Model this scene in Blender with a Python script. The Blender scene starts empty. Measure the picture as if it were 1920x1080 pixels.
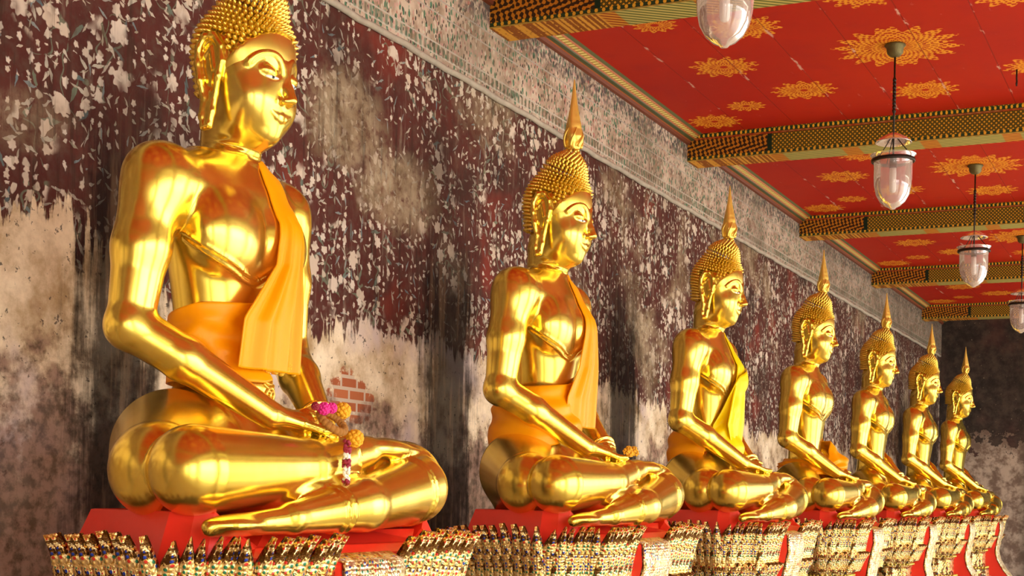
import bpy, math, random
import numpy as np
from mathutils import Vector, Matrix
random.seed(7)
scene = bpy.context.scene
COL = scene.collection
PI = math.pi

# ------------------------------------------------------------------ camera
F_PX, THETA, ROLL, CY, ZC = 2718.6, .4457, .0177, 932.9, .1107
cam_d = bpy.data.cameras.new('camera')
cam = bpy.data.objects.new('camera', cam_d); COL.objects.link(cam)
cam_d.sensor_width = 36; cam_d.lens = F_PX / 1920 * 36
cam_d.shift_y = (CY - 540) / 1920
cam_d.clip_start = .05; cam_d.clip_end = 200
c_, s_ = math.cos(THETA), math.sin(THETA)
fwd = Vector((c_, s_, 0)); right = Vector((s_, -c_, 0)); up = Vector((0, 0, 1))
r2 = right * math.cos(ROLL) + up * math.sin(ROLL)
u2 = up * math.cos(ROLL) - right * math.sin(ROLL)
M = Matrix(((r2.x, u2.x, -fwd.x, 0), (r2.y, u2.y, -fwd.y, 0), (r2.z, u2.z, -fwd.z, ZC), (0, 0, 0, 1)))
cam.matrix_world = M
scene.camera = cam

# ------------------------------------------------------------------ light and exposure
scene.view_settings.view_transform = 'Standard'
scene.view_settings.look = 'None'
scene.view_settings.gamma = 1
scene.view_settings.use_curve_mapping = False
scene.view_settings.exposure = -0.55
world = bpy.data.worlds.new('world'); scene.world = world
world.use_nodes = True
bg = world.node_tree.nodes['Background']
bg.inputs['Color'].default_value = (1.0, 1.0, 1.0, 1)
bg.inputs['Strength'].default_value = 9.0
sun_d = bpy.data.lights.new('sun', 'SUN'); sun_d.energy = 4.0; sun_d.angle = math.radians(1.5)
sun_d.color = (1, .97, .90)
sun = bpy.data.objects.new('sun', sun_d); COL.objects.link(sun)
sun.rotation_euler = (math.radians(14), 0, math.radians(20))     # high over the courtyard: its light reaches the gallery off the paving

# row geometry: statues stand at X0 + i*DX along the gallery, wall surface at y = WALL_Y
LS, WALL_Y, X2, DX = 2.574, 3.374, 6.0805 - .08, 2.3737
BEAM_X, BEAM_D, BEAM_Z, CEIL_Z = 6.67, 3.162, 2.523, 2.71
END_X, FLOOR_Z = 20.9, -1.55

# ------------------------------------------------------------------ helpers
def link(name, mesh, mat=None, parent=None, loc=None):
    o = bpy.data.objects.new(name, mesh); COL.objects.link(o)
    if mat is not None:
        for m in (mat if isinstance(mat, (list, tuple)) else [mat]): mesh.materials.append(m)
    if parent is not None: o.parent = parent
    if loc is not None: o.location = loc
    return o

def tag(o, label=None, cat=None, group=None, kind=None):
    if label: o['label'] = label
    if cat: o['category'] = cat
    if group: o['group'] = group
    if kind: o['kind'] = kind
    return o

def empty(name, loc=(0, 0, 0)):
    o = bpy.data.objects.new(name, None); COL.objects.link(o); o.location = loc
    o.empty_display_size = .1
    return o

class MB:
    """collects quads and tris into one mesh"""
    def __init__(s): s.v = []; s.f = []; s.m = []
    def add(s, vs, fs, mi=0):
        n = len(s.v); s.v += [tuple(v) for v in vs]; s.f += [tuple(i + n for i in f) for f in fs]; s.m += [mi] * len(fs)
    def box(s, x0, x1, y0, y1, z0, z1, mi=0):
        v = [(x, y, z) for z in (z0, z1) for y in (y0, y1) for x in (x0, x1)]
        s.add(v, [(0, 2, 3, 1), (4, 5, 7, 6), (0, 1, 5, 4), (2, 6, 7, 3), (0, 4, 6, 2), (1, 3, 7, 5)], mi)
    def lathe(s, prof, n=24, c=(0, 0, 0), mi=0, mod=None, cap=True):
        vs = []
        for k, (r, z) in enumerate(prof):
            for i in range(n):
                a = 2 * PI * i / n; rr = r * (mod(a, k, z) if mod else 1)
                vs.append((c[0] + rr * math.cos(a), c[1] + rr * math.sin(a), c[2] + z))
        fs = [(k * n + i, k * n + (i + 1) % n, (k + 1) * n + (i + 1) % n, (k + 1) * n + i) for k in range(len(prof) - 1) for i in range(n)]
        if cap:
            fs.append(tuple(range(n))[::-1]); fs.append(tuple((len(prof) - 1) * n + i for i in range(n)))
        s.add(vs, fs, mi)
    def tube(s, pts, rad, n=8, mi=0, closed=False):
        pts = [Vector(p) for p in pts]; m = len(pts); vs = []
        rads = rad if isinstance(rad, (list, tuple)) else [rad] * m
        ref = None
        for k, p in enumerate(pts):
            a = pts[(k - 1) % m] if (k or closed) else p; b = pts[(k + 1) % m] if (k < m - 1 or closed) else p
            t = (b - a).normalized()
            if ref is None: ref = Vector((0, 0, 1)) if abs(t.z) < .8 else Vector((1, 0, 0))
            x = ref - t * ref.dot(t); x.normalize(); ref = x; y = t.cross(x)
            for i in range(n):
                q = 2 * PI * i / n; vs.append(p + (x * math.cos(q) + y * math.sin(q)) * rads[k])
        e = m if closed else m - 1
        fs = [(k * n + i, k * n + (i + 1) % n, ((k + 1) % m) * n + (i + 1) % n, ((k + 1) % m) * n + i) for k in range(e) for i in range(n)]
        if not closed:
            fs.append(tuple(range(n))[::-1]); fs.append(tuple((m - 1) * n + i for i in range(n)))
        s.add(vs, fs, mi)
    def ball(s, c, r, nu=8, nv=6, mi=0, sc=(1, 1, 1)):
        vs = [(c[0], c[1], c[2] - r * sc[2])]
        for j in range(1, nv):
            ph = PI * j / nv - PI / 2
            for i in range(nu):
                a = 2 * PI * i / nu
                vs.append((c[0] + r * sc[0] * math.cos(ph) * math.cos(a), c[1] + r * sc[1] * math.cos(ph) * math.sin(a), c[2] + r * sc[2] * math.sin(ph)))
        vs.append((c[0], c[1], c[2] + r * sc[2])); top = len(vs) - 1
        fs = [(0, 1 + (i + 1) % nu, 1 + i) for i in range(nu)]
        for j in range(nv - 2):
            for i in range(nu):
                a = 1 + j * nu + i; b = 1 + j * nu + (i + 1) % nu
                fs.append((a, b, b + nu, a + nu))
        fs += [(top, 1 + (nv - 2) * nu + i, 1 + (nv - 2) * nu + (i + 1) % nu) for i in range(nu)]
        s.add(vs, fs, mi)
    def mesh(s, name, smooth=True):
        me = bpy.data.meshes.new(name); me.from_pydata(s.v, [], s.f); me.validate()
        if smooth: me.polygons.foreach_set('use_smooth', [True] * len(me.polygons))
        if any(s.m) and len(s.m) == len(me.polygons): me.polygons.foreach_set('material_index', s.m)
        me.update(); return me

# ------------------------------------------------------------------ node mini language
class NT:
    def __init__(s, name):
        s.mat = bpy.data.materials.new(name); s.mat.use_nodes = True
        s.t = s.mat.node_tree; s.t.nodes.clear()
        s.out = s.t.nodes.new('ShaderNodeOutputMaterial')
        s.tc = s.t.nodes.new('ShaderNodeTexCoord')
    def n(s, ty, ins=None, **kw):
        nd = s.t.nodes.new(ty)
        for k, v in kw.items(): setattr(nd, k, v)
        for k, v in (ins or {}).items(): s.set(nd.inputs[k], v)
        return nd
    def set(s, sock, v):
        if isinstance(v, S): s.t.links.new(v.o, sock)
        elif isinstance(v, bpy.types.NodeSocket): s.t.links.new(v, sock)
        elif isinstance(v, (tuple, list)): sock.default_value = tuple(v) + ((1,) if len(v) == 3 and sock.type == 'RGBA' else ())
        else: sock.default_value = v
    def math(s, op, *a):
        nd = s.t.nodes.new('ShaderNodeMath'); nd.operation = op
        for i, v in enumerate(a): s.set(nd.inputs[i], v)
        return S(s, nd.outputs[0])
    def obj(s): return S(s, s.tc.outputs['Object'])
    def sep(s, v):
        nd = s.n('ShaderNodeSeparateXYZ', {0: v}); return [S(s, nd.outputs[i]) for i in range(3)]
    def comb(s, x, y, z): return S(s, s.n('ShaderNodeCombineXYZ', {0: x, 1: y, 2: z}).outputs[0])
    def noise(s, v, scale, detail=4, rough=.55, dist=0):
        nd = s.n('ShaderNodeTexNoise', {'Vector': v, 'Scale': scale, 'Detail': detail, 'Roughness': rough, 'Distortion': dist})
        return S(s, nd.outputs['Fac'])
    def noisec(s, v, scale, detail=2):
        return S(s, s.n('ShaderNodeTexNoise', {'Vector': v, 'Scale': scale, 'Detail': detail}).outputs['Color'])
    def voro(s, v, scale, rnd=1.0, feat='F1'):
        nd = s.n('ShaderNodeTexVoronoi', {'Vector': v, 'Scale': scale, 'Randomness': rnd}, feature=feat)
        return S(s, nd.outputs['Distance']), S(s, nd.outputs['Color'])
    def mix(s, f, a, b):
        nd = s.n('ShaderNodeMix', data_type='RGBA')
        s.set(nd.inputs[0], f); s.set(nd.inputs[6], a); s.set(nd.inputs[7], b)
        return S(s, nd.outputs[2])
    def step(s, v, lo, hi):
        nd = s.n('ShaderNodeMapRange', {0: v, 1: lo, 2: hi}, interpolation_type='SMOOTHSTEP'); return S(s, nd.outputs[0])
    def vmul(s, v, k):
        nd = s.n('ShaderNodeVectorMath', {0: v, 1: k}, operation='MULTIPLY'); return S(s, nd.outputs[0])
    def vadd(s, v, k):
        nd = s.n('ShaderNodeVectorMath', {0: v, 1: k}, operation='ADD'); return S(s, nd.outputs[0])
    def bump(s, h, strength=.3, dist=.01):
        return S(s, s.n('ShaderNodeBump', {'Height': h, 'Strength': strength, 'Distance': dist}).outputs[0])
    def bsdf(s, **kw):
        nd = s.t.nodes.new('ShaderNodeBsdfPrincipled')
        for k, v in kw.items(): s.set(nd.inputs[k.replace('_', ' ')], v)
        s.t.links.new(nd.outputs[0], s.out.inputs[0]); return s.mat
class S:
    def __init__(s, nt, o): s.nt = nt; s.o = o
    def __add__(s, b): return s.nt.math('ADD', s, b)
    __radd__ = __add__
    def __sub__(s, b): return s.nt.math('SUBTRACT', s, b)
    def __rsub__(s, b): return s.nt.math('SUBTRACT', b, s)
    def __mul__(s, b): return s.nt.math('MULTIPLY', s, b)
    __rmul__ = __mul__
    def __truediv__(s, b): return s.nt.math('DIVIDE', s, b)
    def gt(s, b): return s.nt.math('GREATER_THAN', s, b)
    def lt(s, b): return s.nt.math('LESS_THAN', s, b)
    def abs(s): return s.nt.math('ABSOLUTE', s)
    def sin(s): return s.nt.math('SINE', s)
    def min(s, b): return s.nt.math('MINIMUM', s, b)
    def max(s, b): return s.nt.math('MAXIMUM', s, b)
    def fract(s): return s.nt.math('FRACT', s)
    def sqrt(s): return s.nt.math('SQRT', s)

def simple(name, col, rough=.5, metal=0, var=.15, scale=8, bump=.1, **kw):
    t = NT(name); o = t.obj(); n = t.noise(o, scale)
    a = tuple(c * (1 - var) for c in col); b = tuple(min(1, c * (1 + var)) for c in col)
    return t.bsdf(Base_Color=t.mix(n, a, b), Roughness=rough, Metallic=metal, Normal=t.bump(t.noise(o, scale * 6), bump, .005), **kw)

# ------------------------------------------------------------------ materials
def gold_mat(name, a, b, r0, r1, stain=.5, metal=.94):
    t = NT(name); o = t.obj()
    st = t.noise(t.vmul(o, (1, 1, .35)), 5, 5, .6)
    fine = t.noise(o, 38, 3)
    blot = t.step(t.noise(o, 3.2, 4, .6), .50, .72) * stain
    col = t.mix(t.step(st, .35, .7), a, b)
    col = t.mix(blot, col, (.72, .44, .05))
    rough = r0 + st * (r1 - r0) + fine * .04
    h = t.noise(t.vmul(o, (1, 1, .3)), 12, 2, .4) * .7 + fine * .08 + t.noise(t.vmul(o, (1, 1, .08)), 60, 2) * .12
    return t.bsdf(Base_Color=col, Metallic=metal, Roughness=rough, Specular_IOR_Level=.5, Normal=t.bump(h, .12, .006))
M_GOLD = gold_mat('polished_gold', (.90, .650, .085), (.98, .74, .15), .13, .27, .45)
M_HAIR = gold_mat('curl_gold', (.88, .62, .09), (1.0, .76, .18), .22, .36, .3)
M_DEEPGOLD = gold_mat('deep_gold', (.92, .62, .11), (1.0, .74, .16), .30, .42, .1, .72)

def cloth_mat(name, col, sheen=(1, .6, .1)):
    t = NT(name); o = t.obj()
    w = t.noise(t.vmul(o, (1, 1, .3)), 12, 3)
    return t.bsdf(Base_Color=t.mix(w, tuple(c * .85 for c in col), col), Roughness=.42, Specular_IOR_Level=.22, Subsurface_Weight=0.0, Normal=t.bump(t.noise(o, 260, 2), .12, .002))
M_ORANGE = cloth_mat('saffron_cloth', (1.0, .36, .0))
M_YELLOW = cloth_mat('yellow_cloth', (1.0, .70, .0))
M_GOLDTRIM = simple('gold_lace', (1.0, .60, .05), .4, .6, scale=120, bump=.6)
M_RED = simple('red_lacquer', (.80, .028, .012), .38, 0, .2, 5, .15)
M_WHITE = simple('shell_white', (.75, .78, .85), .2, 0, .03)
M_BLACK = simple('iris_black', (.01, .012, .02), .15, 0, .1)
M_BROW = simple('brow_line', (.35, .12, .02), .35, .8)

def mosaic(name, ground, share):
    t = NT(name); o = t.obj()
    d, c = t.voro(o, 74, .5)
    r, g, b = t.sep(c)
    gem = (d.lt(.36)) * (r.gt(share))
    blue = g.lt(.30); grn = g.gt(.62)
    gc = t.mix(blue, t.mix(grn, (.65, .03, .01), (.01, .18, .07)), (.01, .04, .30))
    d2, c2 = t.voro(o, 95, .6)
    base = t.mix(t.sep(c2)[0], ground[0], ground[1])
    base = t.mix(t.noise(o, 22, 4).gt(.54), base, ground[2])
    col = t.mix(gem, base, gc)
    return t.bsdf(Base_Color=col, Metallic=(1 - gem) * .85 + .05, Roughness=.26 + t.sep(c2)[1] * .25, Normal=t.bump(d * -1 + d2 * -.5, .7, .008))
M_MOSAIC = mosaic('glass_mosaic_gold', ((.80, .48, .09), (1.0, .82, .42), (.14, .06, .012)), .42)
M_PALE = mosaic('glass_mosaic_pale', ((.85, .62, .25), (1.0, .90, .66), (.70, .45, .16)), .62)
M_BAND = simple('gilt_moulding', (.90, .55, .11), .35, .8, .5, 34, .6)

# ------------------------------------------------------------------ distance field modelling
def smin(a, b, k):
    h = np.clip(.5 + .5 * (b - a) / k, 0, 1); return b * (1 - h) + a * h - k * h * (1 - h)
def smax(a, b, k): return -smin(-a, -b, k)

class Prim:
    def __init__(s, fn, lo, hi, k=.02, op='u'): s.fn = fn; s.lo = np.array(lo, float); s.hi = np.array(hi, float); s.k = k; s.op = op

def cap(a, b, ra, rb=None, k=.02, op='u', sq=None):
    a = np.array(a, float); b = np.array(b, float); rb = ra if rb is None else rb
    ba = b - a; L = max(ba @ ba, 1e-12); R = max(ra, rb)
    def fn(x, y, z):
        h = np.clip(((x - a[0]) * ba[0] + (y - a[1]) * ba[1] + (z - a[2]) * ba[2]) / L, 0, 1)
        return np.sqrt((x - a[0] - h * ba[0]) ** 2 + (y - a[1] - h * ba[1]) ** 2 + (z - a[2] - h * ba[2]) ** 2) - (ra + (rb - ra) * h)
    return Prim(fn, np.minimum(a, b) - R, np.maximum(a, b) + R, k, op)
def ell(c, r, k=.02, op='u', rot=None):
    c = np.array(c, float); r = np.array(r, float)
    Rm = None if rot is None else np.array(Matrix.Rotation(rot[1], 3, rot[0]).transposed())
    def fn(x, y, z):
        dx, dy, dz = x - c[0], y - c[1], z - c[2]
        if Rm is not None:
            dx, dy, dz = (Rm[i, 0] * dx + Rm[i, 1] * dy + Rm[i, 2] * dz for i in range(3))
        k0 = np.sqrt((dx / r[0]) ** 2 + (dy / r[1]) ** 2 + (dz / r[2]) ** 2)
        k1 = np.sqrt((dx / r[0] ** 2) ** 2 + (dy / r[1] ** 2) ** 2 + (dz / r[2] ** 2) ** 2)
        return np.where(k1 < 1e-6, -min(r), k0 * (k0 - 1) / np.maximum(k1, 1e-6))
    R = max(r) if rot is not None else r
    return Prim(fn, c - R, c + R, k, op)
def ringp(c, ax, R, w, k=.004, op='u'):
    """flat ring band around axis ax (adds a raised band)"""
    c = np.array(c, float); ax = np.array(ax, float); ax /= np.linalg.norm(ax)
    def fn(x, y, z):
        dx, dy, dz = x - c[0], y - c[1], z - c[2]
        t = dx * ax[0] + dy * ax[1] + dz * ax[2]
        q = np.sqrt(np.maximum(dx * dx + dy * dy + dz * dz - t * t, 0))
        return np.sqrt(np.maximum(q - R, 0) ** 2 + t * t) - w
    return Prim(fn, c - R - w, c + R + w, k, op)
def loft(rows, k=.03, p=2.4):
    rows = np.array(rows, float); Z, A, B, Y = rows.T
    zs = np.linspace(Z[0], Z[-1], 200)
    def sm(v):
        w = np.interp(zs, Z, v); ker = np.hanning(17); ker /= ker.sum()
        return np.convolve(np.pad(w, 8, mode='edge'), ker, 'valid')
    A2, B2, Y2 = sm(A), sm(B), sm(Y)
    def fn(x, y, z):
        a = np.interp(z.ravel(), zs, A2).reshape(z.shape); b = np.interp(z.ravel(), zs, B2).reshape(z.shape); yc = np.interp(z.ravel(), zs, Y2).reshape(z.shape)
        q = (np.abs(x / a) ** p + np.abs((y - yc) / b) ** p) ** (1 / p)
        d = (q - 1) * np.minimum(a, b)
        return np.maximum(d, np.maximum(Z[0] - z, z - Z[-1]))
    return Prim(fn, (-A.max(), (Y - B).min(), Z[0]), (A.max(), (Y + B).max(), Z[-1]), k)

def sdf_at(prims, P):
    x, y, z = P[..., 0], P[..., 1], P[..., 2]; d = np.full(x.shape, .5)
    for p in prims:
        v = p.fn(x, y, z); d = smin(d, v, p.k) if p.op == 'u' else smax(d, -v, p.k)
    return d

def surface(prims, lo, hi, h, name, smooth_it=1):
    """iso-surface of the blended field as one closed smooth mesh (surface nets)"""
    lo = np.array(lo, float); hi = np.array(hi, float); n = np.ceil((hi - lo) / h).astype(int) + 1
    D = np.full(n, .06, np.float32)
    gx, gy, gz = [lo[i] + h * np.arange(n[i]) for i in range(3)]
    for p in prims:
        pad = p.k + 3 * h + .03
        a = np.maximum(np.floor((p.lo - pad - lo) / h).astype(int), 0); b = np.minimum(np.ceil((p.hi + pad - lo) / h).astype(int) + 1, n)
        if (b <= a).any(): continue
        sl = tuple(slice(a[i], b[i]) for i in range(3))
        X, Y, Z = np.meshgrid(gx[sl[0]], gy[sl[1]], gz[sl[2]], indexing='ij')
        v = p.fn(X, Y, Z)
        D[sl] = smin(D[sl], v, p.k) if p.op == 'u' else smax(D[sl], -v, p.k)
    D[0] = D[-1] = .05; D[:, 0] = D[:, -1] = .05; D[:, :, 0] = D[:, :, -1] = .05
    ins = D < 0
    m = n - 1
    cnt = np.zeros(m, np.int8)
    for i in (0, 1):
        for j in (0, 1):
            for k in (0, 1): cnt += ins[i:m[0] + i, j:m[1] + j, k:m[2] + k]
    cells = np.argwhere((cnt > 0) & (cnt < 8)); idx = np.full(m, -1, np.int32); idx[tuple(cells.T)] = np.arange(len(cells))
    acc = np.zeros((len(cells), 3)); w = np.zeros(len(cells))
    E = []
    for ax in range(3):
        o = [i for i in range(3) if i != ax]
        for p in (0, 1):
            for q in (0, 1):
                c0 = np.zeros(3, int); c0[o[0]] = p; c0[o[1]] = q; c1 = c0.copy(); c1[ax] = 1
                E.append((c0, c1))
    for c0, c1 in E:
        v0 = D[tuple((cells + c0).T)].astype(float); v1 = D[tuple((cells + c1).T)].astype(float)
        sgn = (v0 < 0) != (v1 < 0); t = np.where(sgn, v0 / np.where(sgn, v0 - v1, 1), 0)
        acc += np.where(sgn[:, None], c0 + (c1 - c0) * t[:, None], 0); w += sgn
    V = cells + acc / w[:, None]
    faces = []
    for ax in range(3):
        o1, o2 = (ax + 1) % 3, (ax + 2) % 3
        s0 = [slice(None)] * 3; s1 = [slice(None)] * 3; s0[ax] = slice(0, -1); s1[ax] = slice(1, None)
        A, B = ins[tuple(s0)], ins[tuple(s1)]
        for flag in (True, False):
            e = np.argwhere((A & ~B) if flag else (~A & B))
            e = e[(e[:, o1] > 0) & (e[:, o2] > 0) & (e[:, o1] < m[o1]) & (e[:, o2] < m[o2])]
            d1 = np.zeros(3, int); d1[o1] = 1; d2 = np.zeros(3, int); d2[o2] = 1
            q = [idx[tuple((e - a).T)] for a in (d1 + d2, d2, d1 * 0, d1)]
            if not flag: q = q[::-1]
            faces.append(np.stack(q, 1))
    Fq = np.concatenate(faces)
    # neighbours smoothing keeps the metal free of grid ripple
    ed = np.concatenate([Fq[:, [0, 1]], Fq[:, [1, 2]], Fq[:, [2, 3]], Fq[:, [3, 0]]])
    deg = np.bincount(ed.ravel(), minlength=len(V)).astype(float)
    def grad(P):
        i = np.clip(P.astype(int), 1, n - 3); f = P - i; g = np.zeros_like(P); val = np.zeros(len(P))
        for a in (0, 1):
            for b in (0, 1):
                for c in (0, 1):
                    ii, jj, kk = i[:, 0] + a, i[:, 1] + b, i[:, 2] + c
                    wt = (f[:, 0] if a else 1 - f[:, 0]) * (f[:, 1] if b else 1 - f[:, 1]) * (f[:, 2] if c else 1 - f[:, 2])
                    val += wt * D[ii, jj, kk]
                    g[:, 0] += wt * (D[ii + 1, jj, kk] - D[ii - 1, jj, kk]); g[:, 1] += wt * (D[ii, jj + 1, kk] - D[ii, jj - 1, kk]); g[:, 2] += wt * (D[ii, jj, kk + 1] - D[ii, jj, kk - 1])
        return val, g / 2
    for it in range(smooth_it + 1):
        S2 = np.zeros_like(V)
        for a in range(3):
            S2[:, a] = np.bincount(ed[:, 0], V[ed[:, 1], a], len(V)) + np.bincount(ed[:, 1], V[ed[:, 0], a], len(V))
        V = V * .5 + .5 * S2 / deg[:, None]
        val, g = grad(V); g2 = (g ** 2).sum(1) + 1e-9
        V = V - np.clip(val / g2, -8, 8)[:, None].clip(-.5 / np.sqrt(g2)[:, None], .5 / np.sqrt(g2)[:, None]) * g
    P = lo + V * h
    me = bpy.data.meshes.new(name)
    me.vertices.add(len(P)); me.vertices.foreach_set('co', P.astype(np.float32).ravel())
    me.loops.add(len(Fq) * 4); me.loops.foreach_set('vertex_index', Fq.astype(np.int32).ravel())
    me.polygons.add(len(Fq)); me.polygons.foreach_set('loop_start', np.arange(0, len(Fq) * 4, 4, dtype=np.int32))
    me.polygons.foreach_set('loop_total', np.full(len(Fq), 4, np.int32))
    me.polygons.foreach_set('use_smooth', np.ones(len(Fq), bool))
    me.update(); me.validate(); return me

def march(prims, O, Dr, t0=.9, iso=0.0, steps=60):
    """walk each ray from O+Dr*t0 inward to the surface; returns points"""
    O = np.array(O, float); Dr = np.array(Dr, float); Dr /= np.linalg.norm(Dr, axis=-1, keepdims=True)
    t = np.full(O.shape[:-1], t0)
    for _ in range(steps):
        d = sdf_at(prims, O + Dr * t[..., None]) - iso
        t = np.maximum(t - d * .8, 0)
    return O + Dr * t[..., None]

# ------------------------------------------------------------------ the seated figure (local: +x far side, -y front, z up)
TX, TS = -.03, .91
def T(x): return x * TS + TX
def shiftx(p, dx):
    f = p.fn; p.fn = lambda x, y, z: f(x - dx, y, z); p.lo[0] += dx; p.hi[0] += dx; return p
torso = [
    shiftx(loft([(.06, .31, .19, .11), (.20, .27, .18, .12), (.32, .21, .145, .125), (.44, .155, .115, .13), (.56, .160, .112, .13), (.68, .188, .120, .12),
          (.80, .222, .130, .115), (.92, .262, .132, .115), (1.01, .28, .120, .12), (1.07, .23, .10, .13), (1.12, .12, .08, .135)], .03), TX),
    ell((T(-.13), .030, .87), (.135, .080, .125), .03), ell((T(.13), .030, .87), (.135, .080, .125), .03),
    cap((T(-.27), .135, 1.035), (T(0), .14, 1.065), .070, .075, .05), cap((T(.27), .135, 1.035), (T(0), .14, 1.065), .070, .075, .05),
    cap((T(-.325), .14, 1.015), (T(-.335), .14, .98), .090, .09, .05), cap((T(.325), .14, 1.015), (T(.335), .14, .98), .090, .09, .05),
    ell((TX, .06, .42), (.12, .09, .07), .04),
]
lower = [
    ell((-.01, .12, .18), (.40, .20, .175), .04),
    cap((-.25, .13, .225), (-.50, -.02, .17), .185, .135, .03),
    cap((.25, .12, .215), (.52, -.06, .16), .175, .135, .03),
    ell((0, -.10, .12), (.42, .22, .10), .04),
]
lap = [
    ell((.525, -.18, .150), (.138, .145, .142), .03),
    cap((.49, -.250, .134), (.05, -.328, .080), .114, .078, .008),
    cap((.05, -.328, .080), (-.30, -.318, .044), .078, .044, .014),
    cap((-.30, -.315, .040), (-.60, -.270, .018), .040, .024, .02),
    ell((-.51, -.285, .026), (.100, .052, .026), .015),
]
rleg = [
    cap((-.55, -.175, .168), (-.10, -.215, .186), .122, .088, .006),
    cap((-.10, -.215, .186), (.20, -.225, .240), .088, .055, .012),
    ell((.32, -.240, .256), (.14, .056, .036), .012),
    cap((.23, -.228, .245), (.21, -.20, .248), .048, .04, .012),
    cap((.39, -.262, .256), (.490, -.262, .250), .023, .015, .008),
    cap((.39, -.238, .258), (.478, -.236, .252), .018, .012, .007),
    cap((.38, -.216, .260), (.465, -.212, .254), .016, .011, .007),
]
def arm(sx):
    X = lambda v: T(sx * v)
    e = (X(.425), .160, .575)
    w = (-.15, -.135, .335) if sx < 0 else (.165, -.105, .325)
    out = [
        cap((X(.345), .14, 1.005), (X(.39), .15, .80), .090, .080, .04),
        cap((X(.39), .15, .80), e, .080, .064, .03),
        cap(e, e, .066, .066, .02),
    ]
    mid = tuple(e[i] * .62 + w[i] * .38 + (0, 0, .004)[i] for i in range(3))
    out += [cap(e, mid, .068, .064, .02), cap(mid, w, .064, .042, .02)]
    return out
def hand(right):
    o = []
    if right:
        w = np.array((-.15, -.135, .335)); t = np.array((.055, -.245, .296)); zt = .012
    else:
        w = np.array((.165, -.105, .325)); t = np.array((-.06, -.230, .270)); zt = 0
    d = (t - w) / np.linalg.norm(t - w); side = np.cross(d, (0, 0, 1)); side /= np.linalg.norm(side)
    if side[1] > 0: side = -side                                   # towards the front
    L = np.linalg.norm(t - w)
    o.append(cap(w, w + d * L * .5, .033, .030, .015))
    palm = w + d * L * .36
    for q in (-1, -.33, .33, 1):
        a = palm + side * q * .032 - np.array((0, 0, .006))
        lng = L * (.66, .70, .66, .56)[int(round((q + 1) * 1.5))] * .92
        b = a + d * lng * .55 + side * q * .002 + np.array((0, 0, -.006)); c = a + d * lng + np.array((0, 0, .002))
        o += [cap(w + d * L * .12 + side * q * .018, a, .020, .017, .012), cap(a, b, .0155, .0135, .006), cap(b, c, .0135, .0105, .004)]
    th = w + d * L * .18 - side * .012
    tb = palm - side * .012 + d * L * .16 + np.array((0, 0, .036)); tc = tb + d * L * .20 + np.array((0, 0, -.004))
    o += [cap(th, tb, .018, .014, .012), cap(tb, tc, .0135, .010, .004)]
    return o
rings = []
def ring_on(a, b, t, R, w=.0055):
    a = np.array(a); b = np.array(b); c = a + (b - a) * t
    rings.append(ringp(c, b - a, R, w))
LK, LM, LA = (.49, -.250, .134), (.05, -.328, .080), (-.30, -.318, .044)
ring_on(LK, LM, .16, .1105); ring_on(LK, LM, .215, .1085)
ring_on(LM, LA, .38, .068); ring_on(LM, LA, .46, .066)
ring_on((-.10, -.215, .186), (.20, -.225, .240), .68, .070, .004)
we = np.array((T(.425), .16, .575)); ww = np.array((.165, -.105, .325))
ring_on(we, ww, .88, .051, .009); ring_on(we, ww, .95, .047, .007)
neck = [
    cap((0, .146, 1.08), (0, .138, 1.27), .088, .086, .03),
    ringp((0, .136, 1.118), (0, -.15, 1), .086, .012, .006), ringp((0, .132, 1.147), (0, -.15, 1), .081, .011, .006), ringp((0, .128, 1.174), (0, -.15, 1), .077, .010, .006),
]
head = [
    ell((0, .085, 1.43), (.145, .140, .145), .03),
    ell((0, .048, 1.335), (.129, .112, .170), .04),
    ell((0, .050, 1.250), (.096, .088, .088), .04),
    ell((0, .006, 1.195), (.038, .036, .030), .03),
    ell((-.066, .005, 1.29), (.048, .045, .055), .04), ell((.066, .005, 1.29), (.048, .045, .055), .04),
]
def yf(x, z):     # front surface of the bare head at (x, z)
    return march(head, np.array([[x, .10, z]]), np.array([[0, -1, 0]]), .35)[0][1]
face = []
for sx in (-1, 1):
    face.append(ell((sx * .056, yf(.056, 1.366) - .005, 1.372), (.038, .014, .020), .018, 's'))      # socket
    face.append(ell((sx * .055, yf(.055, 1.360) + .017, 1.366), (.036, .023, .020), .008))            # lid
    br = [(.014, 1.372), (.022, 1.400), (.044, 1.420), (.072, 1.420), (.098, 1.402), (.112, 1.380)]
    br = np.array(br); tt = np.linspace(0, 5, 19)
    cx_ = np.polyfit(range(6), br[:, 0], 3); cz_ = np.polyfit(range(6), br[:, 1], 3)
    ys = [yf(np.polyval(cx_, t), np.polyval(cz_, t)) for t in tt]; cy_ = np.polyfit(tt, ys, 3)
    pts = [(sx * np.polyval(cx_, t), np.polyval(cy_, t) + .004, np.polyval(cz_, t)) for t in tt]
    for a, b in zip(pts[:-1], pts[1:]): face.append(cap(a, b, .0065, .0065, .012))
    face.append(ell((sx * .0165, yf(.016, 1.285) - .012, 1.283), (.013, .018, .011), .010))
nb = yf(0, 1.37)
face += [cap((0, nb + .008, 1.392), (0, yf(0, 1.32) - .010, 1.32), .012, .014, .018),
         cap((0, yf(0, 1.32) - .010, 1.32), (0, yf(0, 1.283) - .030, 1.288), .014, .0145, .012)]
ml = [(-.046, 1.2500), (-.024, 1.2415), (0, 1.2385), (.024, 1.2415), (.046, 1.2500)]
for dz, r, oy in ((.0058, .0072, -.001), (-.0060, .0072, .001)):
    pts = [(x, yf(x, z) + oy * (1 - abs(x) / .05) + .003, z + dz * (1 - abs(x) / .062)) for x, z in ml]
    for a, b in zip(pts[:-1], pts[1:]):
        ra = r * (1 - abs(a[0]) / .075); rb = r * (1 - abs(b[0]) / .075); face.append(cap(a, b, ra, rb, .006))
ears = []
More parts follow.
